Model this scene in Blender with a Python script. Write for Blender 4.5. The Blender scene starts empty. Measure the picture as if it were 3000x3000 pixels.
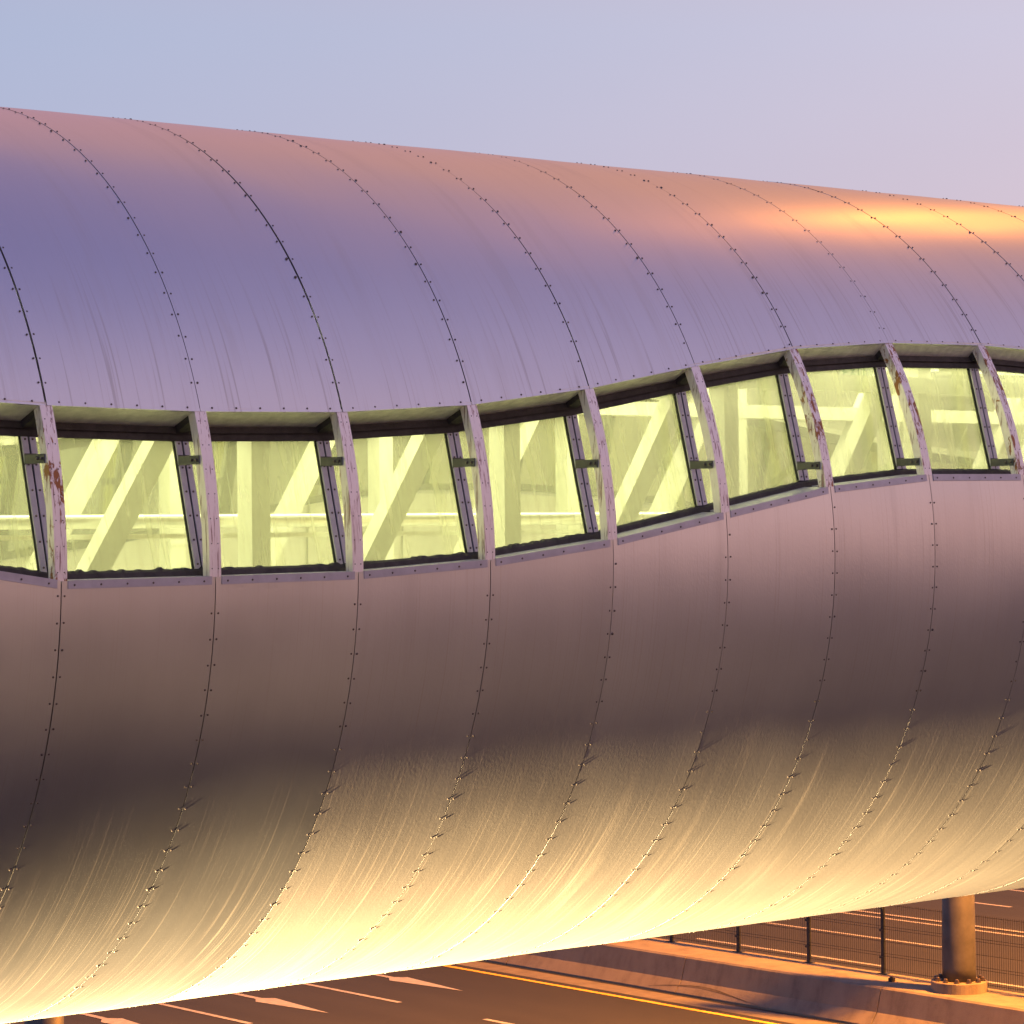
import bpy, math, random
import numpy as np
from mathutils import Matrix, Vector

random.seed(7)
RNG = np.random.default_rng(7)
R = math.radians
scene = bpy.context.scene
col = scene.collection

# ------------------------------------------------------------------ camera
H = 10.8                                   # eye height above the road
PHI, PIT, ROLL, FPX = 0.693049, 0.0061905, -0.0102237, 8429.35
v = Vector((math.sin(PHI)*math.cos(PIT), math.cos(PHI)*math.cos(PIT), math.sin(PIT)))
r = Vector((math.cos(PHI), -math.sin(PHI), 0.0)); u = r.cross(v)
r2 = math.cos(ROLL)*r + math.sin(ROLL)*u; u2 = -math.sin(ROLL)*r + math.cos(ROLL)*u
cam = bpy.data.cameras.new('camera'); cam_o = bpy.data.objects.new('camera', cam); col.objects.link(cam_o)
cam.sensor_width = 36.0; cam.lens = 36.0*FPX/3000.0; cam.clip_start = 0.1; cam.clip_end = 3000
cam_o.matrix_world = Matrix(((r2.x, u2.x, -v.x, 0), (r2.y, u2.y, -v.y, 0), (r2.z, u2.z, -v.z, H), (0, 0, 0, 1)))
scene.camera = cam_o

# ------------------------------------------------------------------ exposure
vs = scene.view_settings
vs.view_transform = 'Standard'; vs.look = 'None'; vs.exposure = 0.0; vs.gamma = 1.0; vs.use_curve_mapping = False
scene.cycles.max_bounces = 10; scene.cycles.transparent_max_bounces = 16
scene.cycles.sample_clamp_indirect = 4.0
scene.cycles.caustics_reflective = False; scene.cycles.caustics_refractive = False
scene.cycles.use_denoising = True


def lin(c):
    return tuple((x/255/12.92 if x/255 <= 0.04045 else ((x/255+0.055)/1.055)**2.4) for x in c) + (1.0,)


# ------------------------------------------------------------------ dusk sky
world = bpy.data.worlds.new('World'); scene.world = world; world.use_nodes = True
wn = world.node_tree; wn.nodes.clear()


class NT:
    """small helper round a node tree"""
    def __init__(s, tree): s.t = tree
    def n(s, kind, **kw):
        nd = s.t.nodes.new(kind)
        for k, val in kw.items():
            if k in nd.inputs.keys(): nd.inputs[k].default_value = val
            else: setattr(nd, k, val)
        return nd
    def l(s, a, b): s.t.links.new(a, b)
    def val(s, sock, x):
        if hasattr(x, 'is_linked'): s.l(x, sock)
        else: sock.default_value = x
    def math(s, op, a, b=0.0, c=None, clamp=False):
        nd = s.t.nodes.new('ShaderNodeMath'); nd.operation = op; nd.use_clamp = clamp
        s.val(nd.inputs[0], a); s.val(nd.inputs[1], b)
        if c is not None: s.val(nd.inputs[2], c)
        return nd.outputs[0]
    def ss(s, x, a, b, lo=0.0, hi=1.0):
        nd = s.t.nodes.new('ShaderNodeMapRange'); nd.interpolation_type = 'SMOOTHSTEP'
        s.val(nd.inputs['Value'], x); nd.inputs['From Min'].default_value = a; nd.inputs['From Max'].default_value = b
        nd.inputs['To Min'].default_value = lo; nd.inputs['To Max'].default_value = hi
        return nd.outputs['Result']
    def ramp(s, x, stops, interp='EASE'):
        nd = s.t.nodes.new('ShaderNodeValToRGB'); cr = nd.color_ramp; cr.interpolation = interp
        while len(cr.elements) < len(stops): cr.elements.new(0.5)
        for e, (p, c) in zip(cr.elements, stops): e.position = p; e.color = c
        s.val(nd.inputs[0], x); return nd.outputs[0]
    def mix(s, f, a, b, blend='MIX'):
        nd = s.t.nodes.new('ShaderNodeMix'); nd.data_type = 'RGBA'; nd.blend_type = blend
        s.val(nd.inputs[0], f); s.val(nd.inputs[6], a); s.val(nd.inputs[7], b)
        return nd.outputs[2]
    def noise(s, vec, scale, detail=3.0, rough=0.5, dist=0.0):
        nd = s.t.nodes.new('ShaderNodeTexNoise'); nd.inputs['Scale'].default_value = scale
        nd.inputs['Detail'].default_value = detail; nd.inputs['Roughness'].default_value = rough
        nd.inputs['Distortion'].default_value = dist
        if vec is not None: s.l(vec, nd.inputs['Vector'])
        return nd.outputs['Fac']
    def stretch(s, vec, sx, sy, sz=1.0, loc=(0, 0, 0)):
        nd = s.t.nodes.new('ShaderNodeMapping'); nd.inputs['Scale'].default_value = (sx, sy, sz)
        nd.inputs['Location'].default_value = loc
        s.l(vec, nd.inputs['Vector']); return nd.outputs['Vector']


w = NT(wn)
wo = w.n('ShaderNodeOutputWorld'); wb = w.n('ShaderNodeBackground')
tc = w.n('ShaderNodeTexCoord'); sp = w.n('ShaderNodeSeparateXYZ'); w.l(tc.outputs['Generated'], sp.inputs[0])
elev = w.math('DIVIDE', w.math('ARCSINE', sp.outputs['Z']), math.pi/2)          # 0 horizon .. 1 zenith
hl = w.math('SQRT', w.math('ADD', w.math('MULTIPLY', sp.outputs['X'], sp.outputs['X']), w.math('MULTIPLY', sp.outputs['Y'], sp.outputs['Y'])))
GLOW = R(120)                                                                     # azimuth of the after-glow
da = w.math('DIVIDE', w.math('ADD', w.math('MULTIPLY', sp.outputs['X'], math.sin(GLOW)), w.math('MULTIPLY', sp.outputs['Y'], math.cos(GLOW))), w.math('MAXIMUM', hl, 0.02))
cool = w.ramp(elev, [(0.0, lin((180, 182, 212))), (0.115, lin((169, 183, 214))), (0.30, lin((158, 158, 204))), (0.48, lin((142, 140, 190))), (0.65, lin((117, 121, 180))), (1.0, lin((110, 114, 170)))], 'LINEAR')
warm = w.ramp(elev, [(0.0, lin((246, 194, 180))), (0.11, lin((227, 213, 228))), (0.27, lin((208, 184, 208))), (0.40, lin((190, 174, 210))), (0.65, lin((120, 122, 182))), (1.0, lin((110, 114, 170)))], 'LINEAR')
base_sky = w.mix(w.ss(da, -0.2, 0.75), cool, warm)
def toward(az):
    a = R(az)
    return w.math('DIVIDE', w.math('ADD', w.math('MULTIPLY', sp.outputs['X'], math.sin(a)), w.math('MULTIPLY', sp.outputs['Y'], math.cos(a))), w.math('MAXIMUM', hl, 0.02))
# wide peach twilight arch above the sunset
arch = w.math('MULTIPLY', w.math('MULTIPLY', w.ss(elev, 0.105, 0.20), w.ss(elev, 0.62, 0.38)), w.ss(toward(46), 0.60, 0.98))
skyc = w.mix(arch, base_sky, w.mix(w.ss(toward(75), 0.70, 0.97), lin((216, 162, 170)), lin((254, 178, 122))))
# pink anti-twilight belt low behind the eye
belt = w.math('MULTIPLY', w.ss(elev, 0.27, 0.06), w.ss(toward(150), 0.30, 0.85))
skyc = w.mix(belt, skyc, lin((255, 196, 182)))
# thin uneven dusk haze
hz = w.noise(w.stretch(tc.outputs['Generated'], 2.2, 2.2, 9.0), 1.0, 4.0, 0.55)
skyc = w.mix(1.0, skyc, w.mix(hz, (0.955, 0.96, 0.965, 1), (1.045, 1.04, 1.035, 1)), 'MULTIPLY')
w.l(skyc, wb.inputs['Color']); wb.inputs['Strength'].default_value = 1.0
w.l(wb.outputs[0], wo.inputs['Surface'])


# ------------------------------------------------------------------ lamps
def lamp(name, kind, loc, energy, color, target=None, **kw):
    d = bpy.data.lights.new(name, kind); d.energy = energy; d.color = color
    for k, x in kw.items(): setattr(d, k, x)
    o = bpy.data.objects.new(name, d); col.objects.link(o); o.location = loc
    if target is not None:
        o.rotation_euler = (Vector(target)-Vector(loc)).to_track_quat('-Z', 'Y').to_euler()
    return o


SODIUM = (1.0, 0.32, 0.035)
FLOOD_AT = (-2.6, 19.7, 0.75)
FLOODC = (1.0, 0.73, 0.37)
for (yy, e, tgt, cone) in ((18.9, 235000, (12.9, 16.2, 7.9), 26), (20.6, 180000, (12.0, 16.8, 7.6), 25), (22.6, 130000, (10.5, 18.0, 7.2), 23)):
    lamp('flood_beam', 'SPOT', (FLOOD_AT[0], yy, FLOOD_AT[2]), e, FLOODC, tgt, spot_size=R(cone), spot_blend=1.0, shadow_soft_size=0.3)
# street lamps, then three unseen lamps added to brighten the ground: (x, y, z, watts, radius, aim or None for a bare bulb, colour, label)
NEUTRAL = (1.0, 0.63, 0.38)  # colour of the added lamps that brighten the ground mirrored in the belly
STREET_AND_FILL = [(50.0, 29.8, 20.0, 330000, 0.9, (46.8, 52.0, 0), SODIUM, 'low sodium street lamp on the far carriageway side of the median'),
          (46.4, 33.5, 34.6, 1900, 0.3, None, SODIUM, 'tall sodium mast on the median with the taller head'),
          (47.7, 32.2, 33.4, 900, 0.3, None, SODIUM, 'tall sodium mast on the median with the lower head'),
          (26.0, -6.0, 11.0, 30000, 0.5, (26.0, -6.0, 0), NEUTRAL, 'added fill lamp over the near lanes in front of the tube'),
          (40.0, -44.0, 11.0, 95000, 0.5, (40.0, -44.0, 0), NEUTRAL, 'added fill lamp over the near lanes farther in front of the tube'),
          (10.0, -40.0, 11.0, 95000, 0.5, (10.0, -40.0, 0), NEUTRAL, 'added fill lamp over the pavement in front of the tube')]
for (x, y, z, e, rad, aim, colr, lab) in STREET_AND_FILL:
    if aim: lamp('street_or_fill_light', 'SPOT', (x, y, z-0.25), e, colr, aim, spot_size=R(125), spot_blend=0.6, shadow_soft_size=rad)
    else: lamp('street_or_fill_light', 'POINT', (x, y, z-0.25), e, colr, shadow_soft_size=rad)

# ------------------------------------------------------------------ tube figures (eye at x=0,y=0,z=H)
D, ZC, RY, RZ = 18.246406, -0.204399 + H, 3.356904, 3.237392
X0, S = 8.87469, 1.1
BASE = np.array([13.3, D, ZC - RZ])
I0, I1 = -4, 15                                           # seam indices built
T_TOP = {-4: 25, -3: 22.5, -2: 20.2, -1: 18.4, 0: 17.6, 1: 17.3, 2: 17.6, 3: 18.9, 4: 21.5, 5: 25.2, 6: 28.5, 7: 30.2, 8: 30.6, 9: 29.8, 10: 28, 11: 25.5, 12: 22.5, 13: 20, 14: 18.3, 15: 17.5}
T_BOT = {-4: 9.5, -3: 7.5, -2: 4.8, -1: 1.7, 0: -1.3, 1: -1.2, 2: -1.0, 3: 0.1, 4: 2.3, 5: 5.6, 6: 8.9, 7: 10.6, 8: 10.7, 9: 9.7, 10: 7.8, 11: 5.2, 12: 2.4, 13: 0.3, 14: -1, 15: -1.3}
def sx(i): return X0 + S*i
def skin(th, off=0.0):
    """(y, z) of the tube skin at angle th (0 = towards the eye, 90 = crown)"""
    a = np.radians(th)
    return D - (RY+off)*np.cos(a), ZC + (RZ+off)*np.sin(a)
def skin_n(th):
    a = np.radians(th); n = np.stack([-np.cos(a)/RY, np.sin(a)/RZ], -1)
    return n/np.linalg.norm(n, axis=-1, keepdims=True)
def glass_y(z): return 15.14 + 0.265*(z-H)


# ------------------------------------------------------------------ mesh helpers
def mesh_obj(name, verts, faces, mat, parent=None, smooth=False, uv=None, base=BASE, matidx=None):
    verts = np.asarray(verts, float)
    me = bpy.data.meshes.new(name)
    me.from_pydata((verts - base).tolist(), [], [list(map(int, f)) for f in faces])
    if uv is not None:
        lay = me.uv_layers.new(name='UVMap')
        li = np.empty(len(me.loops), dtype=np.int32); me.loops.foreach_get('vertex_index', li)
        lay.data.foreach_set('uv', np.asarray(uv, np.float32)[li].ravel())
    for m in (mat if isinstance(mat, (list, tuple)) else [mat]): me.materials.append(m)
    if matidx is not None: me.polygons.foreach_set('material_index', matidx)
    if smooth: me.polygons.foreach_set('use_smooth', [True]*len(me.polygons))
    me.update()
    o = bpy.data.objects.new(name, me); col.objects.link(o)
    if parent is not None: o.parent = parent
    else: o.location = base
    return o


BOXF = [(0, 3, 2, 1), (4, 5, 6, 7), (0, 1, 5, 4), (1, 2, 6, 5), (2, 3, 7, 6), (3, 0, 4, 7)]
class MB:
    def __init__(s): s.v = []; s.f = []
    def add(s, v, f):
        k = len(s.v); s.v.extend([tuple(p) for p in v]); s.f.extend([tuple(i+k for i in q) for q in f]); return s
    def box(s, x0, x1, y0, y1, z0, z1):
        return s.add([(x0, y0, z0), (x1, y0, z0), (x1, y1, z0), (x0, y1, z0), (x0, y0, z1), (x1, y0, z1), (x1, y1, z1), (x0, y1, z1)], BOXF)
    def hexa(s, p): return s.add(p, BOXF)
    def bar(s, a, b, w1, w2, up=(0, 0, 1)):
        """rectangular bar from a to b, w1 across (a->b x up), w2 along up"""
        a = np.array(a, float); b = np.array(b, float); d = (b-a)/np.linalg.norm(b-a)
        sd = np.cross(d, up); sd /= np.linalg.norm(sd); n = np.cross(sd, d)
        c = [(-1, -1), (1, -1), (1, 1), (-1, 1)]
        return s.add([a+sd*i*w1/2+n*j*w2/2 for i, j in c] + [b+sd*i*w1/2+n*j*w2/2 for i, j in c], BOXF)
    def tube(s, a, b, ra, rb=None, n=12, cap=True):
        rb = ra if rb is None else rb
        a = np.array(a, float); b = np.array(b, float); d = (b-a)/np.linalg.norm(b-a)
        t = np.array((0, 0, 1.0)) if abs(d[2]) < 0.9 else np.array((1.0, 0, 0))
        e1 = np.cross(d, t); e1 /= np.linalg.norm(e1); e2 = np.cross(d, e1)
        V = []
        for (c, rr) in ((a, ra), (b, rb)):
            for k in range(n):
                q = 2*math.pi*k/n; V.append(c + rr*(math.cos(q)*e1+math.sin(q)*e2))
        F = [(k, (k+1) % n, n+(k+1) % n, n+k) for k in range(n)]
        if cap: F += [tuple(range(n-1, -1, -1)), tuple(range(n, 2*n))]
        return s.add(V, F)
    def lathe(s, cx, cy, prof, n=32):
        V = []; m = len(prof)
        for (rr, z) in prof:
            for k in range(n):
                q = 2*math.pi*k/n; V.append((cx+rr*math.cos(q), cy+rr*math.sin(q), z))
        F = [(j*n+k, j*n+(k+1) % n, (j+1)*n+(k+1) % n, (j+1)*n+k) for j in range(m-1) for k in range(n)]
        F += [tuple(range(n-1, -1, -1)), tuple((m-1)*n+k for k in range(n))]
        return s.add(V, F)
    def dome(s, c, nrm, rad, hgt, n=7):
        """a screw head: bevelled button with its axis along nrm"""
        c = np.array(c, float); d = np.array(nrm, float); d /= np.linalg.norm(d)
        t = np.array((1.0, 0, 0)) if abs(d[0]) < 0.9 else np.array((0, 0, 1.0))
        e1 = np.cross(d, t); e1 /= np.linalg.norm(e1); e2 = np.cross(d, e1); V = []
        for (rr, hh) in ((1.0, -0.15), (1.0, 0.45), (0.62, 1.0)):
            for k in range(n):
                q = 2*math.pi*k/n; V.append(c + d*hh*hgt + rad*rr*(math.cos(q)*e1+math.sin(q)*e2))
        F = [(j*n+k, j*n+(k+1) % n, (j+1)*n+(k+1) % n, (j+1)*n+k) for j in range(2) for k in range(n)] + [tuple(2*n+k for k in range(n))]
        return s.add(V, F)
    def obj(s, name, mat, parent=None, base=BASE, smooth=False):
        return mesh_obj(name, s.v, s.f, mat, parent, smooth, base=np.array(base, float))


def tag(o, label=None, cat=None, group=None, kind=None):
    for k, x in (('label', label), ('category', cat), ('group', group), ('kind', kind)):
        if x is not None: o[k] = x
    return o
def empty(name, loc):
    o = bpy.data.objects.new(name, None); col.objects.link(o); o.location = loc; o.empty_display_size = 0.3
    return o
def stuff(o): o['kind'] = 'stuff'; return o


# ------------------------------------------------------------------ materials
def mat(name):
    m = bpy.data.materials.new(name); m.use_nodes = True; m.node_tree.nodes.clear()
    t = NT(m.node_tree); out = t.n('ShaderNodeOutputMaterial')
    return m, t, out
def simple(name, colour, rough=0.6, metal=0.0, var=0.15, scale=8.0, bump=0.0, spec=0.5):
    m, t, out = mat(name)
    b = t.n('ShaderNodeBsdfPrincipled', Roughness=rough, Metallic=metal); b.inputs['Specular IOR Level'].default_value = spec
    c = t.n('ShaderNodeTexCoord').outputs['Object']
    nz = t.noise(c, scale, 5.0, 0.6)
    base = tuple(colour[:3]) + (1,)
    dark = tuple(x*(1-var) for x in colour[:3]) + (1,); light = tuple(min(1, x*(1+var)) for x in colour[:3]) + (1,)
    t.l(t.ramp(nz, [(0.3, dark), (0.7, light)], 'LINEAR'), b.inputs['Base Color'])
    if bump:
        bp = t.n('ShaderNodeBump', Strength=bump, Distance=0.01); t.l(t.noise(c, scale*6, 4.0), bp.inputs['Height']); t.l(bp.outputs[0], b.inputs['Normal'])
    t.l(b.outputs[0], out.inputs[0]); return m


def skin_mat(name, dust, grain, streak, rough=0.34, drip=0.0, scratch=0.0, broad=0.0, dents=()):
    """silver metallic cladding. UV: u = metres along the tube, v = metres round it from the lower/upper hem"""
    m, t, out = mat(name)
    uv = t.n('ShaderNodeUVMap').outputs[0]
    info = t.n('ShaderNodeObjectInfo').outputs['Random']
    off = t.n('ShaderNodeVectorMath', operation='ADD'); cmb = t.n('ShaderNodeCombineXYZ'); t.l(t.math('MULTIPLY', info, 37.0), cmb.inputs[2])
    t.l(uv, off.inputs[0]); t.l(cmb.outputs[0], off.inputs[1]); uv3 = off.outputs[0]
    fine = t.noise(t.stretch(uv3, 85, 0.55), 1.0, 3.0, 0.6, 0.12)            # hair-thin run marks
    mid = t.noise(t.stretch(uv3, 14, 0.35), 1.0, 3.0, 0.55, 0.2)
    blot = t.noise(t.stretch(uv3, 1.3, 0.8), 1.0, 4.0, 0.55)
    gr = t.noise(t.stretch(uv3, 60, 34), 1.0, 2.0, 0.6)
    line = t.ss(fine, 0.58, 0.68)
    sepuv = t.n('ShaderNodeSeparateXYZ'); t.l(uv, sepuv.inputs[0])
    met = t.n('ShaderNodeBsdfPrincipled', Metallic=1.0)
    tone = t.mix(info, (0.93, 0.925, 0.92, 1), (1.03, 1.03, 1.03, 1))
    t.l(t.mix(1.0, t.mix(t.ss(blot, 0.3, 0.7), (0.72, 0.71, 0.72, 1), (0.79, 0.78, 0.78, 1)), tone, 'MULTIPLY'), met.inputs['Base Color'])
    t.l(t.math('ADD', t.math('MULTIPLY', blot, 0.06), rough-0.03), met.inputs['Roughness'])
    dif = t.n('ShaderNodeBsdfDiffuse', Roughness=0.6); dif.inputs['Color'].default_value = (0.52, 0.425, 0.33, 1)
    mets = [met]; metal_out = met.outputs[0]
    if broad:                                                                 # a second, wider lobe of the brushed metal
        met2 = t.n('ShaderNodeBsdfPrincipled', Metallic=1.0, Roughness=0.37, Anisotropic=0.25); tg = t.n('ShaderNodeTangent', direction_type='UV_MAP'); t.l(tg.outputs[0], met2.inputs['Tangent']); met2.inputs['Base Color'].default_value = (0.76, 0.75, 0.76, 1)
        mm = t.n('ShaderNodeMixShader'); mm.inputs[0].default_value = broad; t.l(met.outputs[0], mm.inputs[1]); t.l(met2.outputs[0], mm.inputs[2])
        mets.append(met2); metal_out = mm.outputs[0]
    smear = t.noise(t.stretch(uv3, 5.5, 0.5, loc=(2, 4, 0)), 1.0, 4.0, 0.6, 0.3)
    f = t.math('ADD', t.math('ADD', dust, t.math('MULTIPLY', line, streak)), t.math('MULTIPLY', t.ss(smear, 0.55, 0.72), 0.10 if dust > 0.05 else 0.02))
    if scratch:
        big = t.noise(t.stretch(uv3, 120, 0.42, loc=(3.1, 0.7, 0)), 1.0, 3.0, 0.6, 0.35)
        msk = t.math('MULTIPLY', t.ss(big, 0.60, 0.68), t.ss(t.noise(t.stretch(uv3, 0.8, 0.9, loc=(5, 2, 0)), 1.0, 2.0), 0.42, 0.6))
        f = t.math('ADD', f, t.math('MULTIPLY', msk, scratch))
    f = t.math('ADD', f, t.math('MULTIPLY', t.math('SUBTRACT', mid, 0.5), 0.10*(1 if dust > 0.1 else 0.4)), clamp=True)
    mx = t.n('ShaderNodeMixShader'); t.l(f, mx.inputs[0]); t.l(metal_out, mx.inputs[1]); t.l(dif.outputs[0], mx.inputs[2])
    if drip:                                                                  # brown rain runs above the hem
        dn = t.noise(t.stretch(uv3, 48, 0.55, loc=(9, 0, 0)), 1.0, 4.0, 0.6, 0.4)
        dm = t.math('MULTIPLY', t.ss(dn, 0.53, 0.68), t.ss(sepuv.outputs[1], 1.5, 0.1, 0.0, drip))
        t.l(t.mix(dm, dif.inputs['Color'].default_value[:], (0.20, 0.15, 0.13, 1)), dif.inputs['Color'])
        f2 = t.math('ADD', f, t.math('MULTIPLY', dm, 0.75), clamp=True); t.l(f2, mx.inputs[0])
    hgt = t.math('ADD', t.math('MULTIPLY', gr, grain), t.math('MULTIPLY', fine, 0.35*grain if grain > 0.3 else 0.05))
    if dents:
        for (du, dv, dr) in dents:
            d3 = t.n('ShaderNodeVectorMath', operation='DISTANCE'); t.l(uv, d3.inputs[0]); d3.inputs[1].default_value = (du, dv, 0)
            hgt = t.math('SUBTRACT', hgt, t.math('MULTIPLY', t.ss(d3.outputs['Value'], dr*1.5, 0.0), 0.35))
    bp = t.n('ShaderNodeBump', Strength=0.35, Distance=0.004); t.l(hgt, bp.inputs['Height'])
    for b in mets+[dif]: t.l(bp.outputs[0], b.inputs['Normal'])
    t.l(mx.outputs[0], out.inputs[0]); return m


M = {}
M['roof'] = skin_mat('silver_roof_cladding', 0.10, 0.25, 0.05, rough=0.25, drip=0.42, broad=0.90)
M['lower'] = skin_mat('dusty_silver_cladding', 0.17, 0.52, 0.24, rough=0.38)
M['lower_clean'] = skin_mat('glossy_silver_cladding', 0.042, 0.10, 0.10, rough=0.35, scratch=0.22)
M['lower_dent'] = skin_mat('dented_silver_cladding', 0.042, 0.10, 0.10, rough=0.35, scratch=0.22, dents=((10.115, 0.075, 0.022), (10.17, 0.072, 0.014), (10.36, 0.085, 0.026), (10.43, 0.08, 0.016), (10.9, 0.1, 0.02)))
M['flash'] = simple('lilac_grey_flashing', (0.50, 0.48, 0.53), 0.45, 0.3, 0.1, 10)
M['seal'] = simple('black_rubber_seal', (0.046, 0.040, 0.036), 0.7, 0.0, 0.4, 14, 0.3)
M['joint'] = simple('dark_joint_sealant', (0.018, 0.016, 0.015), 0.8)
M['screw'] = simple('weathered_steel_screw', (0.16, 0.13, 0.11), 0.38, 0.85, 0.3, 40)
M['bracket'] = simple('grey_green_bracket', (0.10, 0.098, 0.10), 0.5, 0.4, 0.15, 25)
M['soffit'] = simple('pale_soffit_metal', (0.78, 0.76, 0.70), 0.45, 0.25, 0.18, 12)
M['white'] = simple('white_painted_steel', (0.78, 0.77, 0.72), 0.4, 0.0, 0.05, 5)
M['rail'] = simple('polished_steel_rail', (0.92, 0.91, 0.88), 0.28, 0.75, 0.03, 5)
M['inner'] = simple('off_white_lining', (0.62, 0.61, 0.56), 0.6, 0.0, 0.08, 3)
M['grey_in'] = simple('grey_inner_frame', (0.36, 0.36, 0.33), 0.5, 0.0, 0.08, 3)
M['floor'] = simple('pale_floor_tiles', (0.72, 0.71, 0.66), 0.4, 0.0, 0.06, 3)
M['dark'] = simple('dark_cavity', (0.02, 0.02, 0.02), 0.9)


def rib_mat(name, rust):
    m, t, out = mat(name); c = t.n('ShaderNodeTexCoord').outputs['Object']
    ri = t.math('MULTIPLY', t.n('ShaderNodeObjectInfo').outputs['Random'], 20.0)
    cmb = t.n('ShaderNodeCombineXYZ'); t.l(ri, cmb.inputs[0]); va = t.n('ShaderNodeVectorMath', operation='ADD'); t.l(c, va.inputs[0]); t.l(cmb.outputs[0], va.inputs[1])
    c = va.outputs[0]
    grain = t.noise(t.stretch(c, 70, 30, 3.2), 1.0, 4.0, 0.65, 0.5)
    base = t.mix(t.ss(grain, 0.53, 0.66), (0.92, 0.85, 0.83, 1), (0.40, 0.26, 0.25, 1))
    b = t.n('ShaderNodeBsdfPrincipled', Roughness=0.5, Metallic=0.45)
    if rust:
        rn = t.noise(t.stretch(c, 34, 20, 9), 1.0, 6.0, 0.7, 0.8); rm = t.noise(t.stretch(c, 6, 6, 3.0, loc=(1, 1, 4)), 1.0, 3.0, 0.6)
        k = t.ss(t.math('ADD', t.math('MULTIPLY', rn, 0.62), t.math('MULTIPLY', rm, 0.5)), 0.585, 0.62)
        base = t.mix(k, base, t.mix(rn, (0.20, 0.07, 0.025, 1), (0.44, 0.19, 0.075, 1)))
        bp = t.n('ShaderNodeBump', Strength=0.5, Distance=0.004); bp.invert = True; t.l(k, bp.inputs['Height']); t.l(bp.outputs[0], b.inputs['Normal'])
    t.l(base, b.inputs['Base Color']); t.l(b.outputs[0], out.inputs[0]); return m
M['rib'] = rib_mat('cracked_pale_paint', False); M['rib_rust'] = rib_mat('rusting_pale_paint', True)


def glass_mat():
    m, t, out = mat('dirty_yellow_tinted_glass')
    uv = t.n('ShaderNodeUVMap').outputs[0]
    ri = t.math('MULTIPLY', t.n('ShaderNodeObjectInfo').outputs['Random'], 50.0)
    cmb = t.n('ShaderNodeCombineXYZ'); t.l(ri, cmb.inputs[2]); va = t.n('ShaderNodeVectorMath', operation='ADD'); t.l(uv, va.inputs[0]); t.l(cmb.outputs[0], va.inputs[1]); uv = va.outputs[0]
    st = t.noise(t.stretch(uv, 16, 1.0), 1.0, 4.0, 0.6, 0.25); fn = t.noise(t.stretch(uv, 90, 4), 1.0, 3.0, 0.6); bl = t.noise(t.stretch(uv, 3, 2.2), 1.0, 4.0, 0.6)
    dirt = t.math('ADD', t.math('MULTIPLY', t.ss(st, 0.32, 0.82), 0.42), t.math('ADD', t.math('MULTIPLY', bl, 0.35), t.math('MULTIPLY', fn, 0.2)))
    tr = t.n('ShaderNodeBsdfTransparent'); t.l(t.mix(t.ss(dirt, 0.3, 0.8), (0.92, 0.95, 0.72, 1), (0.87, 0.90, 0.65, 1)), tr.inputs[0])
    tl = t.n('ShaderNodeBsdfTranslucent'); tl.inputs[0].default_value = (0.87, 0.885, 0.57, 1)
    mx = t.n('ShaderNodeMixShader'); t.l(t.ss(dirt, 0.25, 0.85, 0.22, 0.36), mx.inputs[0]); t.l(tr.outputs[0], mx.inputs[1]); t.l(tl.outputs[0], mx.inputs[2])
    gl = t.n('ShaderNodeBsdfGlossy', Roughness=0.08); fr = t.n('ShaderNodeFresnel', IOR=1.4)
    m2 = t.n('ShaderNodeMixShader'); t.l(t.math('MULTIPLY', fr.outputs[0], 0.5), m2.inputs[0]); t.l(mx.outputs[0], m2.inputs[1]); t.l(gl.outputs[0], m2.inputs[2])
    t.l(m2.outputs[0], out.inputs[0]); return m
M['glass'] = glass_mat()


def emit(name, colour, strength):
    m, t, out = mat(name); e = t.n('ShaderNodeEmission', Strength=strength); e.inputs[0].default_value = colour
    t.l(e.outputs[0], out.inputs[0]); return m


# ------------------------------------------------------------------ ground, road
def asphalt():
    m, t, out = mat('worn_asphalt'); c = t.n('ShaderNodeTexCoord').outputs['Object']
    a = t.noise(c, 60, 3.0, 0.7); b_ = t.noise(t.stretch(c, 0.9, 0.12), 1.0, 4.0, 0.6); pt = t.noise(c, 1.7, 5.0, 0.65)
    f = t.math('ADD', t.math('MULTIPLY', a, 0.35), t.math('ADD', t.math('MULTIPLY', b_, 0.30), t.math('ADD', t.math('MULTIPLY', pt, 0.15), t.math('MULTIPLY', t.noise(t.stretch(c, 1.15, 0.015, loc=(0.4, 0, 0)), 1.0, 2.0, 0.5), 0.2))))
    b = t.n('ShaderNodeBsdfPrincipled', Roughness=0.8)
    col_ = t.ramp(f, [(0.32, (0.010, 0.0102, 0.0105, 1)), (0.7, (0.026, 0.0258, 0.0255, 1))], 'LINEAR')
    spots = t.ss(t.noise(t.stretch(c, 1.0, 0.45), 1.3, 2.0), 0.70, 0.76)
    t.l(t.mix(t.math('MULTIPLY', spots, 0.6), col_, (0.018, 0.018, 0.018, 1)), b.inputs['Base Color'])
    bp = t.n('ShaderNodeBump', Strength=0.5, Distance=0.01); t.l(a, bp.inputs['Height']); t.l(bp.outputs[0], b.inputs['Normal'])
    t.l(b.outputs[0], out.inputs[0]); return m
M['asphalt'] = asphalt()
M['ground'] = simple('dry_sandy_ground', (0.25, 0.22, 0.185), 0.9, 0, 0.25, 0.3)
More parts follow.
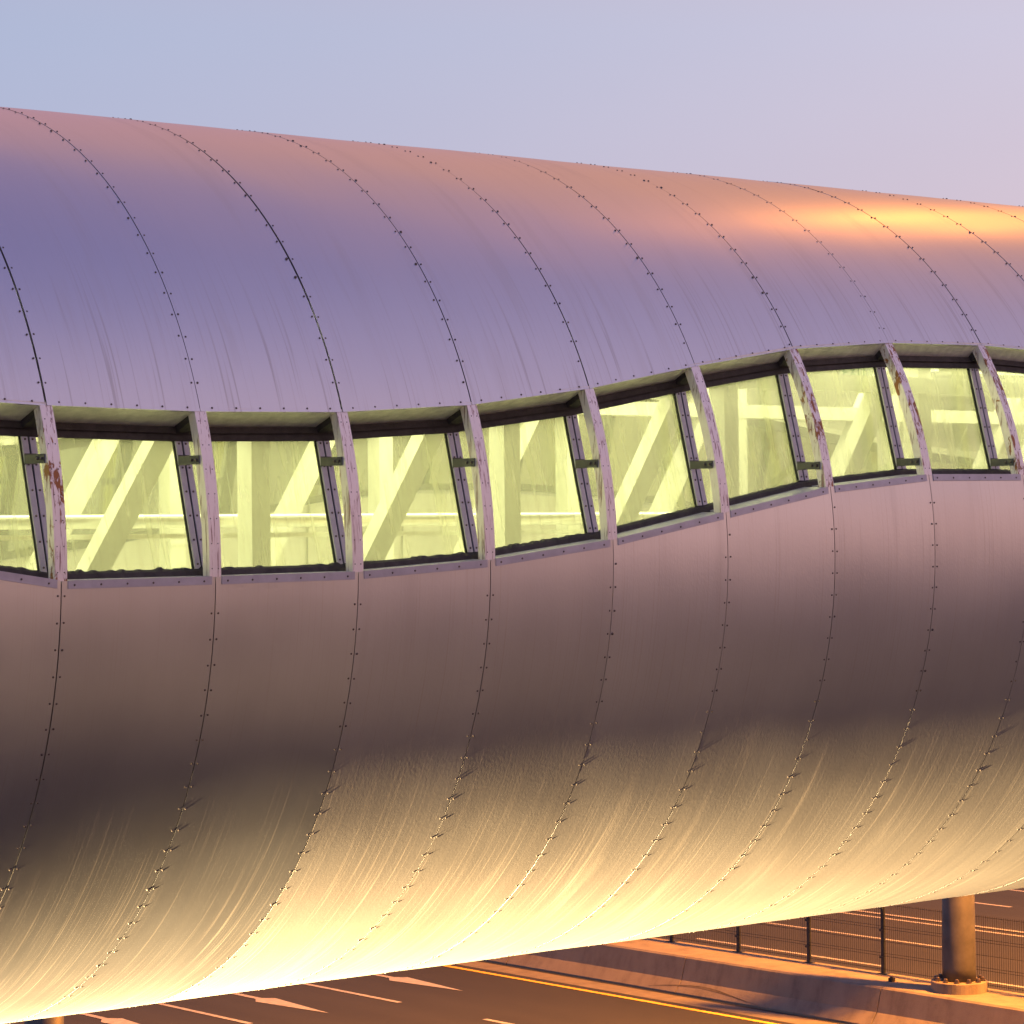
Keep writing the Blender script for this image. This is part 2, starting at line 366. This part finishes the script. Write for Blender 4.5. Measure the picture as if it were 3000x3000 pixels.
def concrete():
    m, t, out = mat('stained_concrete'); c = t.n('ShaderNodeTexCoord').outputs['Object']
    a = t.noise(c, 1.6, 5.0, 0.6); st = t.noise(t.stretch(c, 3.0, 3.0, 0.35), 1.0, 4.0, 0.6); fn = t.noise(c, 40, 3.0, 0.7)
    f = t.math('ADD', t.math('MULTIPLY', a, 0.4), t.math('ADD', t.math('MULTIPLY', st, 0.42), t.math('MULTIPLY', fn, 0.18)))
    b = t.n('ShaderNodeBsdfPrincipled', Roughness=0.85)
    t.l(t.ramp(f, [(0.36, (0.105, 0.09, 0.074, 1)), (0.5, (0.165, 0.142, 0.115, 1)), (0.66, (0.20, 0.172, 0.138, 1))], 'LINEAR'), b.inputs['Base Color'])
    bp = t.n('ShaderNodeBump', Strength=0.5, Distance=0.01); t.l(fn, bp.inputs['Height']); t.l(bp.outputs[0], b.inputs['Normal'])
    t.l(b.outputs[0], out.inputs[0]); return m
M['concrete'] = concrete()
M['gutter'] = simple('concrete_shoulder', (0.135, 0.118, 0.095), 0.85, 0, 0.22, 2.2, 0.4)
M['paint_w'] = simple('white_road_paint', (0.30, 0.29, 0.28), 0.7, 0, 0.2, 5)
M['paint_y'] = simple('yellow_road_paint', (0.62, 0.36, 0.03), 0.7, 0, 0.15, 5)
M['fence'] = simple('navy_coated_steel', (0.018, 0.022, 0.030), 0.5, 0.2, 0.2, 10)
M['wire'] = simple('dark_wire_mesh', (0.020, 0.019, 0.020), 0.6, 0.2, 0.2, 10)
M['galv'] = simple('weathered_grey_steel', (0.062, 0.063, 0.064), 0.55, 0.2, 0.35, 2.5, 0.2)
M['scuff'] = simple('tyre_rubber_scuff', (0.085, 0.072, 0.06), 0.9, 0, 0.3, 6)
ZERO = np.zeros(3)

def sheet(name, x0, x1, y0, y1, z, m, nx=1):
    o = mesh_obj(name, [(x0, y0, z), (x1, y0, z), (x1, y1, z), (x0, y1, z)], [(0, 1, 2, 3)], m, base=ZERO)
    return tag(o, kind='structure')
sheet('ground', -900, 900, -900, 1200, 0.0, M['ground'])
sheet('near_carriageway', 12, 44.62, -400, 700, 0.004, M['asphalt'])
sheet('concrete_shoulder', 44.62, 46.5, -400, 700, 0.008, M['gutter'])
sheet('far_carriageway', 47.2, 80, -400, 700, 0.006, M['asphalt'])
sheet('gutter_shade_strip', 45.30, 45.44, -400, 700, 0.0105, M['joint'])  # shade in the low gutter at the barrier foot, painted as a dark strip
pv = MB().box(3.5, 12, -400, 700, -0.05, 0.14).obj('pavement', M['concrete'], base=ZERO); tag(pv, kind='structure')

ZP = 0.0125
def mark(name, x0, x1, y0, y1, m='paint_w', z=ZP):
    return sheet(name, x0, x1, y0, y1, z, M[m])
mark('yellow_edge_line', 44.18, 44.34, -300, 600, 'paint_y')
for k in range(-3, 5):
    off = 9.15*k
    for x in (40.05, 35.92, 31.8):
        mark('lane_dash', x-0.075, x+0.075, 52.42+off, 58.5+off)
    if -1 <= k <= 1:
        mark('lane_dash', 51.95, 52.10, 48.6+off*1.05, 55.2+off*1.05, z=0.0105)
        mark('lane_dash', 55.40, 55.54, 49.75+off*1.05, 56.1+off*1.05, z=0.0105)
    mark('lane_dash', 62.60, 62.75, 53.6+off*1.05, 60.4+off*1.05, z=0.0105)
mark('gore_line', 58.35, 58.50, 20, 140, z=0.0105)
mark('gore_line', 58.95, 59.12, 20, 140, z=0.0105)
mark('far_edge_line', 65.55, 65.70, -100, 300, z=0.0105)
def arrow(xc, tip):
    m = [(xc, tip), (xc+0.31, tip+2.55), (xc+0.085, tip+2.78), (xc+0.085, tip+6.4), (xc-0.085, tip+6.4), (xc-0.085, tip+2.78), (xc-0.31, tip+2.45)]
    o = mesh_obj('lane_arrow', [(x, y, ZP) for x, y in m], [tuple(range(len(m)))], M['paint_w'], base=ZERO); tag(o, kind='structure')
for xc, tip in ((42.14, 52.7), (38.0, 52.34), (33.9, 52.4)): arrow(xc, tip)

# ------------------------------------------------------------------ concrete median barrier
bar = empty('concrete_barrier', (46.5, 45, 0)); tag(bar, 'long concrete median barrier with flat top and sloping foot beside the road', 'barrier')
BB = np.array((46.5, 45, 0.0))
JY = [42.8 + 6.15*k for k in range(-6, 8)]
prof = [(45.42, 0.0), (45.42, 0.06), (45.62, 0.32), (45.76, 0.81), (45.80, 0.85), (47.30, 0.85), (47.36, 0.0)]
for k in range(len(JY)-1):
    a, b = JY[k]+0.012, JY[k+1]-0.012; n = len(prof)
    V = [(x, a, z) for x, z in prof] + [(x, b, z) for x, z in prof]
    F = [(j, (j+1) % n, n+(j+1) % n, n+j) for j in range(n)] + [tuple(range(n-1, -1, -1)), tuple(range(n, 2*n))]
    mesh_obj('barrier_segment', V, F, M['concrete'], bar, base=BB)
# tyre scuff on the sloping foot
def on_face(tt):
    x = np.interp(tt, [0.06, 0.32, 0.81], [45.42, 45.62, 45.76]); return x-0.004
for (ya, yb, za, zb, bow, wd) in ((49.9, 46.6, 0.10, 0.10, 0.13, 0.020), (49.3, 46.9, 0.17, 0.13, 0.10, 0.009), (48.3, 46.2, 0.22, 0.07, 0.02, 0.008)):
    V = []; F = []
    for k in range(13):
        q = k/12; zz = za+(zb-za)*q + bow*math.sin(math.pi*q); ww = wd*math.sin(math.pi*(0.08+0.84*q)); yy = ya+(yb-ya)*q
        V += [(on_face(zz-ww), yy, zz-ww), (on_face(zz+ww), yy, zz+ww)]
        if k: F.append((2*k-2, 2*k-1, 2*k+1, 2*k))
    mesh_obj('tyre_scuff', V, F, M['scuff'], bar, base=BB)

# ------------------------------------------------------------------ mesh fence on the barrier
fen = empty('mesh_fence', (47.15, 44, 0.85)); tag(fen, 'dark welded mesh fence on navy posts standing on the barrier top', 'fence')
FB = np.array((47.15, 44.0, 0.85)); ZT = 0.85
FY = [44.02 + 2.3*k for k in range(-9, 9)]
pm = bm = None
for k, y in enumerate(FY):
    mb = MB().box(47.11, 47.19, y-0.035, y+0.035, ZT, ZT+1.62).box(47.06, 47.24, y-0.11, y+0.11, ZT+0.001, ZT+0.018)
    mb.box(47.10, 47.20, y-0.045, y+0.045, ZT+1.62, ZT+1.64)
    p = mb.obj('fence_post', M['fence'], fen, base=FB)
    for hz in (0.35, 0.95, 1.45):
        MB().box(47.075, 47.108, y-0.045, y+0.045, ZT+hz, ZT+hz+0.05).obj('clamp', M['fence'], p, base=FB)
    if k < len(FY)-1:
        mb = MB(); a, b = y+0.035, FY[k+1]-0.035; n = 36
        for j in range(n):
            yy = a+(b-a)*(j+0.5)/n; mb.box(47.146, 47.155, yy-0.0032, yy+0.0032, ZT+0.06, ZT+1.58)
        for hz in (0.10, 0.40, 0.46, 0.72, 1.0, 1.06, 1.3, 1.54):
            mb.box(47.138, 47.146, a, b, ZT+hz, ZT+hz+0.009)
        stuff(mb.obj('mesh_panel', M['wire'], fen, base=FB))

# ------------------------------------------------------------------ steel column on the barrier
def steel_column(name, cx, cy, z0, hgt, label, rb=0.36, rt=0.30, ring=0.6):
    o = empty(name, (cx, cy, z0)); tag(o, label, 'column'); B = np.array((cx, cy, z0))
    ro = MB().lathe(cx, cy, [(ring, z0), (ring, z0+0.21), (ring-0.015, z0+0.225)], 40).obj('base_ring', M['concrete'], o, base=B)
    MB().lathe(cx, cy, [(rb, z0+0.226), (rb, z0+0.5), (rt, z0+hgt)], 40).obj('shaft', M['galv'], o, base=B, smooth=True)
    for k in range(12):
        q = 2*math.pi*k/12+0.1; bx, by = cx+math.cos(q)*(ring*0.82), cy+math.sin(q)*(ring*0.82)
        MB().lathe(bx, by, [(0.062, z0+0.226), (0.062, z0+0.262), (0.045, z0+0.264), (0.045, z0+0.30), (0.03, z0+0.315)], 6).obj('anchor_bolt', M['screw'], ro, base=B)
    return o
steel_column('steel_column', 46.62, 41.33, 0.85, 6.0, 'round grey steel column on a bolted ring at the right end of the barrier')
steel_column('steel_column', 24.8, 42.3, 0.02, 5.6, 'shaft of a column just showing below the tube at the bottom left corner', 0.34, 0.31)
st = MB().box(46.42, 46.54, 43.1, 43.2, 0.852, 0.93).box(46.45, 46.51, 43.13, 43.17, 0.93, 0.96).obj('cable_stub', M['joint'], base=(46.48, 43.15, 0.852))
tag(st, 'small black stub on the barrier top left of the steel column', 'stub')

# ------------------------------------------------------------------ the tubular footbridge
br = empty('footbridge', BASE.tolist()); tag(br, 'silver tube footbridge with a wavy band of lit yellow windows', 'footbridge')

ROOFGAP = {-1: 0.003, 0: 0.0055, 1: 0.0023, 2: 0.006, 3: 0.004, 4: 0.0055, 5: 0.0034, 6: 0.0046, 7: 0.0022, 8: 0.0042, 9: 0.003}
def panel(name, i, a0, a1, b0, b1, m, nt=88, hem=True):
    """cladding sheet between seams i and i+1; a = start angles at both ends, b = end angles"""
    ga, gb = (ROOFGAP.get(i, 0.004), ROOFGAP.get(i+1, 0.004)) if name == 'roof_panel' else (0.0032, 0.0032)
    xs = np.array([sx(i)+ga] + [sx(i)+S*q for q in (0.06, 0.28, 0.5, 0.72, 0.94)] + [sx(i+1)-gb]); nx = len(xs)
    q = (xs-sx(i))/S
    ph = RNG.uniform(0, 6.28, 6); amp = RNG.uniform(0.4, 1.0, 3)*0.0015; tilt = RNG.normal(0, 0.0022 if name == 'roof_panel' else 0.0011, 3)
    V = np.zeros((nx, nt, 3)); U = np.zeros((nx, nt, 2))
    for j in range(nx):
        th = np.linspace(a0+(a1-a0)*q[j], b0+(b1-b0)*q[j], nt); s = np.radians(th-a0)*3.3
        edge = math.sin(math.pi*q[j])
        off = edge*(amp[0]*np.sin(s*4.1+ph[0]) + amp[1]*np.sin(s*7.3+ph[1]+2*q[j]) + amp[2]*np.sin(s*2.2+5*q[j]+ph[2]))
        off = off + (tilt[0]*(q[j]-0.5) + tilt[1]*(q[j]-0.5)*np.sin(s*1.6+ph[3]) + tilt[2]*0.4*np.sin(s*1.1+ph[4]))
        y, z = skin(th); n = skin_n(th)
        V[j, :, 0] = xs[j]; V[j, :, 1] = y+n[:, 0]*off; V[j, :, 2] = z+n[:, 1]*off
        U[j, :, 0] = xs[j]; U[j, :, 1] = np.abs(np.radians(th-a0)*3.3)
    verts = V.reshape(-1, 3); uv = U.reshape(-1, 2)
    idx = lambda j, k: j*nt+k
    up = a0 < b0
    F = [((idx(j, k), idx(j+1, k), idx(j+1, k+1), idx(j, k+1)) if up else (idx(j, k), idx(j, k+1), idx(j+1, k+1), idx(j+1, k))) for j in range(nx-1) for k in range(nt-1)]
    # folded lips round the sheet
    ring = [idx(j, 0) for j in range(nx)] + [idx(nx-1, k) for k in range(1, nt)] + [idx(j, nt-1) for j in range(nx-2, -1, -1)] + [idx(0, k) for k in range(nt-2, 0, -1)]
    cen = np.array([D, ZC]); L = []
    for kk in ring:
        p = verts[kk].copy(); dv = cen-p[1:]; p[1:] += dv/np.linalg.norm(dv)*0.022; L.append(p)
    n0 = len(verts); nr = len(ring)
    # duplicate the rim so that the lip keeps a crisp edge
    rim = verts[ring]; verts = np.concatenate([verts, rim, np.array(L)]); uv = np.concatenate([uv, uv[ring], uv[ring]])
    for k in range(nr):
        k2 = (k+1) % nr; q4 = (n0+k, n0+nr+k, n0+nr+k2, n0+k2); F.append(q4 if up else q4[::-1])
    return mesh_obj(name, verts, F, m, br, True, uv)

def screws(name, pts, parent, rad=0.0068, hgt=0.0052):
    mb = MB()
    for (x, th, sc) in pts:
        y, z = skin(th); n = skin_n(np.array(th)); mb.dome((x, y, z), (0, n[0], n[1]), rad*sc, hgt*sc)
    return stuff(mb.obj(name, M['screw'], parent))

STEP = math.degrees(0.166/3.3)
def seam_rows(i, lo, hi, side_from):
    """pairs down both long edges of the sheet i"""
    P = []
    ks = np.arange(math.ceil(lo/STEP), math.floor(hi/STEP)+1)
    for e, sg in ((i, 1), (i+1, -1)):
        ph = ((e*7919) % 100)/100.0*STEP
        for k in ks:
            th = k*STEP+ph
            if lo+0.6 < th < hi-0.6 and RNG.random() > 0.015:
                P.append((sx(e)+sg*0.0235+RNG.normal(0, 0.0011), th+RNG.normal(0, 0.03), RNG.choice([1.0, 1.0, 1.0, 1.15, 1.45], p=[.5, .2, .15, .1, .05])))
    return P

for i in range(I0, I1):
    t0, t1, b0, b1 = T_TOP[i], T_TOP[i+1], T_BOT[i], T_BOT[i+1]
    # roof sheet: front window head, over the crown, to the rear window head
    ro = panel('roof_panel', i, t0, t1, 180-t0, 180-t1, M['roof'])
    P = seam_rows(i, max(t0, t1), 180-max(t0, t1), 0)
    for k in range(6):
        q = (k+0.5)/6; P.append((sx(i)+S*q, t0+(t1-t0)*q+0.42, 1.0))
    screws('roof_screws', P, ro)
    # lower sheet: front sill, under the belly, to the rear sill
    lo = panel('belly_panel', i, b0, b1, -180-b0, -180-b1, M['lower_dent'] if i == 1 else M['lower_clean'] if i < 2 else M['lower'])
    P = seam_rows(i, -180-min(b0, b1), min(b0, b1)-0.9, 0)
    screws('belly_screws', P, lo)

for i in range(I0, I1+1):
    # sealant showing in the open joint between sheets
    mb = MB()
    for (a, b) in ((T_TOP[i]+0.15, 180-T_TOP[i]-0.15), (T_BOT[i]-0.15, -180-T_BOT[i]+0.15)):
        th = np.linspace(a, b, 90); V = []
        for tt in th:
            y, z = skin(tt, -0.016); V += [(sx(i)-0.0054, y, z), (sx(i)+0.0054, y, z)]
        mb.add(V, [(2*k, 2*k+1, 2*k+3, 2*k+2) for k in range(len(th)-1)])
    mb.obj('seam_sealant', M['joint'], br)

RUSTY = {0, 6, 7, 8, 9}
def mirror(pts): return [(x, 2*D-y, z) for x, y, z in pts]
for i in range(I0, I1+1):
    for rear in (False, True):
        mir = mirror if rear else (lambda p: p)
        def flip(F): return [f[::-1] for f in F] if rear else F
        x = sx(i); th = np.linspace(T_BOT[i]-0.05, T_TOP[i]+0.05, 14)
        # curved rib carrying the skin line across the window band
        V = []
        for tt in th:
            for (dx, off) in ((-0.043, -0.003), (0.043, -0.003), (0.043, -0.078), (-0.043, -0.078)):
                y, z = skin(tt, off); V.append((x+dx, y, z))
        F = [(4*k+a, 4*k+(a+1) % 4, 4*k+4+(a+1) % 4, 4*k+4+a) for k in range(len(th)-1) for a in range(4)] + [(3, 2, 1, 0), tuple(4*(len(th)-1)+a for a in range(4))]
        rb = mesh_obj('window_rib', mir(V), flip(F), M['rib_rust' if i in RUSTY else 'rib'], br)
        if not rear:
            mb = MB()
            for tt in np.arange(T_BOT[i]+0.9, T_TOP[i]-0.3, 2.75):
                for dx in (-0.024, 0.022):
                    y, z = skin(tt, -0.003); n = skin_n(np.array(tt)); mb.dome((x+dx, y, z), (0, n[0], n[1]), 0.0042, 0.0012, 6)
            stuff(mb.obj('rib_screws', M['joint'], rb))
        # mullion on the glass plane: two cap strips with a dark slot
        zt = skin(T_TOP[i])[1]-0.165; zb = skin(T_BOT[i])[1]+0.05
        ca = MB().bar((x, glass_y(zb)-0.012, zb), (x, glass_y(zt)-0.012, zt), 0.10, 0.028, (0, -1, 0.265))
        mesh_obj('mullion', mir(ca.v), flip(ca.f), M['dark'], br)
        mu = bpy.context.scene.collection.objects[-1] if False else br.children[-1]
        for sg in (-1, 1):
            st_ = MB().bar((x+sg*0.028, glass_y(zb)-0.032, zb), (x+sg*0.028, glass_y(zt)-0.032, zt), 0.042, 0.012, (0, -1, 0.265))
            mesh_obj('cap_strip', mir(st_.v), flip(st_.f), M['flash'], mu)
        mb = MB(); nn = max(4, int((zt-zb)/0.135))
        for k in range(nn):
            zz = zb+0.03+(zt-zb-0.06)*k/(nn-1)
            for sg in (-1, 1): mb.dome((x+sg*0.026, glass_y(zz)-0.039, zz), (0, -1, 0.265), 0.0075, 0.006, 6)
        stuff(mesh_obj('mullion_screws', mir(mb.v), flip(mb.f), M['screw'], mu))
        # stay plate between mullion and rib
        zk = H+0.455
        if zk < zb+0.05: zk = zb+0.05
        if zk > zt-0.05: zk = zt-0.05
        yg = glass_y(zk)-0.04; a = math.degrees(math.asin((zk-ZC)/RZ)); yr = skin(a, -0.06)[0]
        b1_ = MB().box(x-0.052, x-0.046, yr-0.03, yg-0.006, zk-0.028, zk+0.028); b1_.box(x-0.052, x+0.03, yg-0.006, yg, zk-0.036, zk+0.036)
        bo = mesh_obj('stay_bracket', mir(b1_.v), flip(b1_.f), M['bracket'], br)
        mb = MB()
        for yy in (yr-0.005, yr+0.045): mb.dome((x-0.052, yy, zk), (-1, 0, 0), 0.011, 0.012, 6)
        mb.dome((x-0.01, yg-0.006, zk), (0, -1, 0), 0.012, 0.012, 6)
        stuff(mesh_obj('bracket_bolts', mir(mb.v), flip(mb.f), M['screw'], bo))
        # dark gusset under the soffit joint
        ye, ze = skin(T_TOP[i], -0.03); g0 = (x, ye, ze-0.012); g1 = (x, glass_y(ze-0.09)-0.05, ze-0.095)
        gb = MB().bar(g0, g1, 0.085, 0.05); mesh_obj('soffit_gusset', mir(gb.v), flip(gb.f), M['seal'], br)

for i in range(I0, I1):
    xa, xb = sx(i), sx(i+1)
    ends = [(xa, T_TOP[i], T_BOT[i]), (xb, T_TOP[i+1], T_BOT[i+1])]
    for rear in (False, True):
        mir = mirror if rear else (lambda p: p)
        def flip(F): return [f[::-1] for f in F] if rear else F
        # soffit: from the roof hem back and down to the window head
        V = []
        for (x, tt, tb) in ends:
            y, z = skin(tt, -0.004); yg = glass_y(z-0.09)-0.035
            V += [(x, y+0.002, z+0.004), (x, yg, z-0.088), (x, yg, z-0.070), (x, y+0.004, z+0.02)]
        F = [(0, 1, 5, 4), (1, 2, 6, 5), (2, 3, 7, 6), (3, 0, 4, 7), (3, 2, 1, 0), (4, 5, 6, 7)]
        mesh_obj('soffit', mir(V), flip(F), M['soffit'], br)
        # head seal, two steps
        hs = MB()
        for (dy, d0, d1) in ((0.050, 0.088, 0.130), (0.030, 0.130, 0.142), (0.042, 0.142, 0.180)):
            P = []
            for (x, tt, tb) in ends:
                z = skin(tt, -0.004)[1]; zA, zB = z-d1, z-d0
                P.append([(x, glass_y(zA)-dy, zA), (x, glass_y(zA)+0.03, zA), (x, glass_y(zB)+0.03, zB), (x, glass_y(zB)-dy, zB)])
            hs.add(P[0]+P[1], [(0, 1, 2, 3), (7, 6, 5, 4), (0, 4, 5, 1), (1, 5, 6, 2), (2, 6, 7, 3), (3, 7, 4, 0)])
        mesh_obj('head_seal', mir(hs.v), flip(hs.f), M['seal'], br)
        # pane
        V = []; uvs = []
        for dy in (-0.005, 0.005):
            for (x, tt, tb, e) in ((ends[0]+(0.02,)), (ends[1]+(-0.02,))):
                zt = skin(tt)[1]-0.15; zb = skin(tb)[1]+0.03
                for zz in (zb, zt): V.append((x+e, glass_y(zz)+dy, zz)); uvs.append((x, zz))
        F = [(0, 2, 3, 1), (4, 5, 7, 6), (0, 4, 6, 2), (1, 3, 7, 5), (0, 1, 5, 4), (2, 6, 7, 3)]
        mesh_obj('window_pane', mir(V), flip(F), M['glass'], br, uv=uvs)
        # ragged sill seal
        n = 44; V = []; F = []
        rag = np.abs(RNG.normal(0, 0.0075 if i < 4 else 0.0022, n+1)) * (RNG.random(n+1) > 0.55)
        for k in range(n+1):
            q = k/n; x = xa+(xb-xa)*q; tb = T_BOT[i]+(T_BOT[i+1]-T_BOT[i])*q; z = skin(tb)[1]-0.012
            up = 0.062+rag[k]; yg = glass_y(z)
            V += [(x, yg-0.055, z), (x, yg-0.040, z+0.05), (x, yg-0.022, z+up), (x, yg+0.02, z+up), (x, yg+0.02, z)]
            if k: F += [(5*k-5+a, 5*k-5+(a+1) % 5, 5*k+(a+1) % 5, 5*k+a) for a in range(5)]
        mesh_obj('sill_seal', mir(V), flip(F), M['seal'], br)
        # sill flashing: folded strip lapped over the belly sheet
        V = []
        for (x, tt, tb) in ((xa+0.045, None, T_BOT[i]+(T_BOT[i+1]-T_BOT[i])*0.04), (xb-0.03, None, T_BOT[i+1]-(T_BOT[i+1]-T_BOT[i])*0.03)):
            y0, z0 = skin(tb-0.85, 0.005); y1, z1 = skin(tb+0.06, 0.005); yg = glass_y(z1)-0.03
            V += [(x, y0, z0), (x, y1, z1), (x, yg, z1+0.004), (x, yg, z1-0.012), (x, y1+0.012, z1-0.014), (x, y0+0.004, z0)]
        F = [(a, (a+1) % 6, 6+(a+1) % 6, 6+a) for a in range(6)] + [(5, 4, 3, 2, 1, 0), (6, 7, 8, 9, 10, 11)]
        fl = mesh_obj('sill_flashing', mir(V), flip([f[::-1] for f in F]), M['flash'], br)
        if not rear:
            mb = MB()
            for k in range(6):
                q = 0.08+0.84*k/5; tb = T_BOT[i]+(T_BOT[i+1]-T_BOT[i])*q-0.45; y, z = skin(tb, 0.005); nn = skin_n(np.array(tb))
                mb.dome((xa+S*q, y, z), (0, nn[0], nn[1]), 0.0068, 0.0055)
            stuff(mb.obj('flashing_screws', M['screw'], fl))

# ---- inside of the bridge
XA, XB = sx(I0), sx(I1)
FZ = H-1.25; CZ = H+1.62
MB().box(XA, XB, D-2.9, D+2.9, FZ-0.12, FZ).obj('walkway_floor', M['floor'], br)
MB().box(XA, XB, D-2.72, D+2.72, CZ, CZ+0.03).obj('ceiling', M['inner'], br)
for sg in (-1, 1):
    yy = D+sg*2.2
    for k in range(-2, 8):
        x = 11.063+2.2*k
        if not XA < x < XB: continue
        MB().box(x-0.075, x+0.075, yy-0.085, yy+0.085, FZ, CZ).obj('truss_post', M['white'], br)
        MB().bar((x-1.88, yy, FZ+0.02), (x-0.13, yy, CZ-0.02), 0.15, 0.15, (0, 1, 0)).obj('truss_brace', M['white'], br)
    MB().tube((XA, D+sg*1.9, H+0.085), (XB, D+sg*1.9, H+0.085), 0.043, n=16).obj('handrail', M['rail'], br, smooth=True)
    MB().box(XA, XB, D+sg*1.9-0.012, D+sg*1.9+0.012, H-0.035, H-0.003).obj('lower_rail', M['rail'], br)
    MB().box(XA, XB, yy-0.1, yy+0.1, H+1.08, H+1.21).obj('top_chord', M['white'], br)
# ceiling battens (fluorescent), each with a diffuser that glows
M['tube_glow'] = emit('fluorescent_glow', (1.0, 0.97, 0.80, 1), 4.0)
for k in range(0, 10):
    for sg in (-1, 1):
        x = XA+1.1+2.2*k; y = D+sg*1.25
        ba = MB().box(x-0.75, x+0.75, y-0.09, y+0.09, CZ-0.05, CZ-0.001).obj('light_fitting', M['white'], br)
        MB().box(x-0.73, x+0.73, y-0.075, y+0.075, CZ-0.075, CZ-0.051).obj('diffuser', M['tube_glow'], ba)
INNER = (1.0, 0.97, 0.78)
for sg in (-1, 1):
    o = lamp('ceiling_glow', 'AREA', ((XA+XB)/2, D+sg*1.85, CZ-0.09), 640, INNER, ((XA+XB)/2, D+sg*1.85, 0), shape='RECTANGLE', size=XB-XA-0.5, size_y=1.4)
    o.rotation_euler = (0, 0, 0)

# exit sign under the ceiling
ex = empty('exit_sign', (18.75, 17.75, CZ)); tag(ex, 'white exit sign with green letters hanging under the bridge ceiling', 'sign'); EB = np.array((18.75, 17.75, CZ))
M['sign_w'] = emit('lit_sign_face', (0.95, 1.0, 0.85, 1), 0.9); M['sign_g'] = simple('green_sign_letters', (0.008, 0.20, 0.05), 0.5)
MB().box(18.74, 18.78, 17.58, 17.94, CZ-0.34, CZ-0.16).obj('sign_box', M['sign_w'], ex, base=EB)
for yy in (17.64, 17.88): MB().box(18.755, 18.765, yy-0.006, yy+0.006, CZ-0.16, CZ-0.001).obj('hanger', M['white'], ex, base=EB)
fc = bpy.data.curves.new('letters', 'FONT'); fc.body = 'EXIT'; fc.size = 0.15; fc.align_x = 'CENTER'; fc.align_y = 'CENTER'; fc.extrude = 0.002
fo = bpy.data.objects.new('letters_src', fc); col.objects.link(fo); dg = bpy.context.evaluated_depsgraph_get()
me = bpy.data.meshes.new_from_object(fo.evaluated_get(dg)); bpy.data.objects.remove(fo)
me.name = 'letters'; me.materials.clear(); me.materials.append(M['sign_g'])
lo_ = bpy.data.objects.new('letters', me); col.objects.link(lo_); lo_.parent = ex; lo_.location = (-0.0125, 0.01, -0.25); lo_.rotation_euler = (R(90), 0, R(-90))

# ------------------------------------------------------------------ fittings that throw the light, outside the picture
fx = FLOOD_AT[0]-0.28; fl = empty('floodlight', (fx, 20.7, 0)); tag(fl, 'ground bank of three floodlights aimed up at the belly of the tube', 'floodlight')
FLB = np.array((fx, 20.7, 0.0))
MB().box(fx-0.12, fx+0.12, 18.3, 23.2, 0.001, 0.06).obj('base_rail', M['galv'], fl, base=FLB)
for yy in (18.9, 20.6, 22.6):
    MB().tube((fx, yy, 0.06), (fx, yy, 0.52), 0.035).obj('stand', M['galv'], fl, base=FLB)
    MB().box(fx-0.14, fx+0.02, yy-0.24, yy+0.24, 0.52, 0.95).obj('housing', M['fence'], fl, base=FLB)
for (x, y, z, e, rad, aim, colr, lab) in STREET_AND_FILL:  # the added fill lamps get poles and heads as well
    o = empty('street_or_fill_lamp', (x+2.2, y, 0)); tag(o, lab, 'street lamp'); B = np.array((x+2.2, y, 0.0))
    MB().tube((x+2.2, y, 0.01), (x+2.2, y, z), 0.14, 0.07, 14).obj('pole', M['galv'], o, base=B)
    MB().tube((x+2.2, y, z), (x+0.2, y, z+0.25), 0.05, 0.04, 10).obj('arm', M['galv'], o, base=B)
    MB().box(x-0.35, x+0.25, y-0.16, y+0.16, z+0.15, z+0.32).obj('lamp_head', M['galv'], o, base=B)
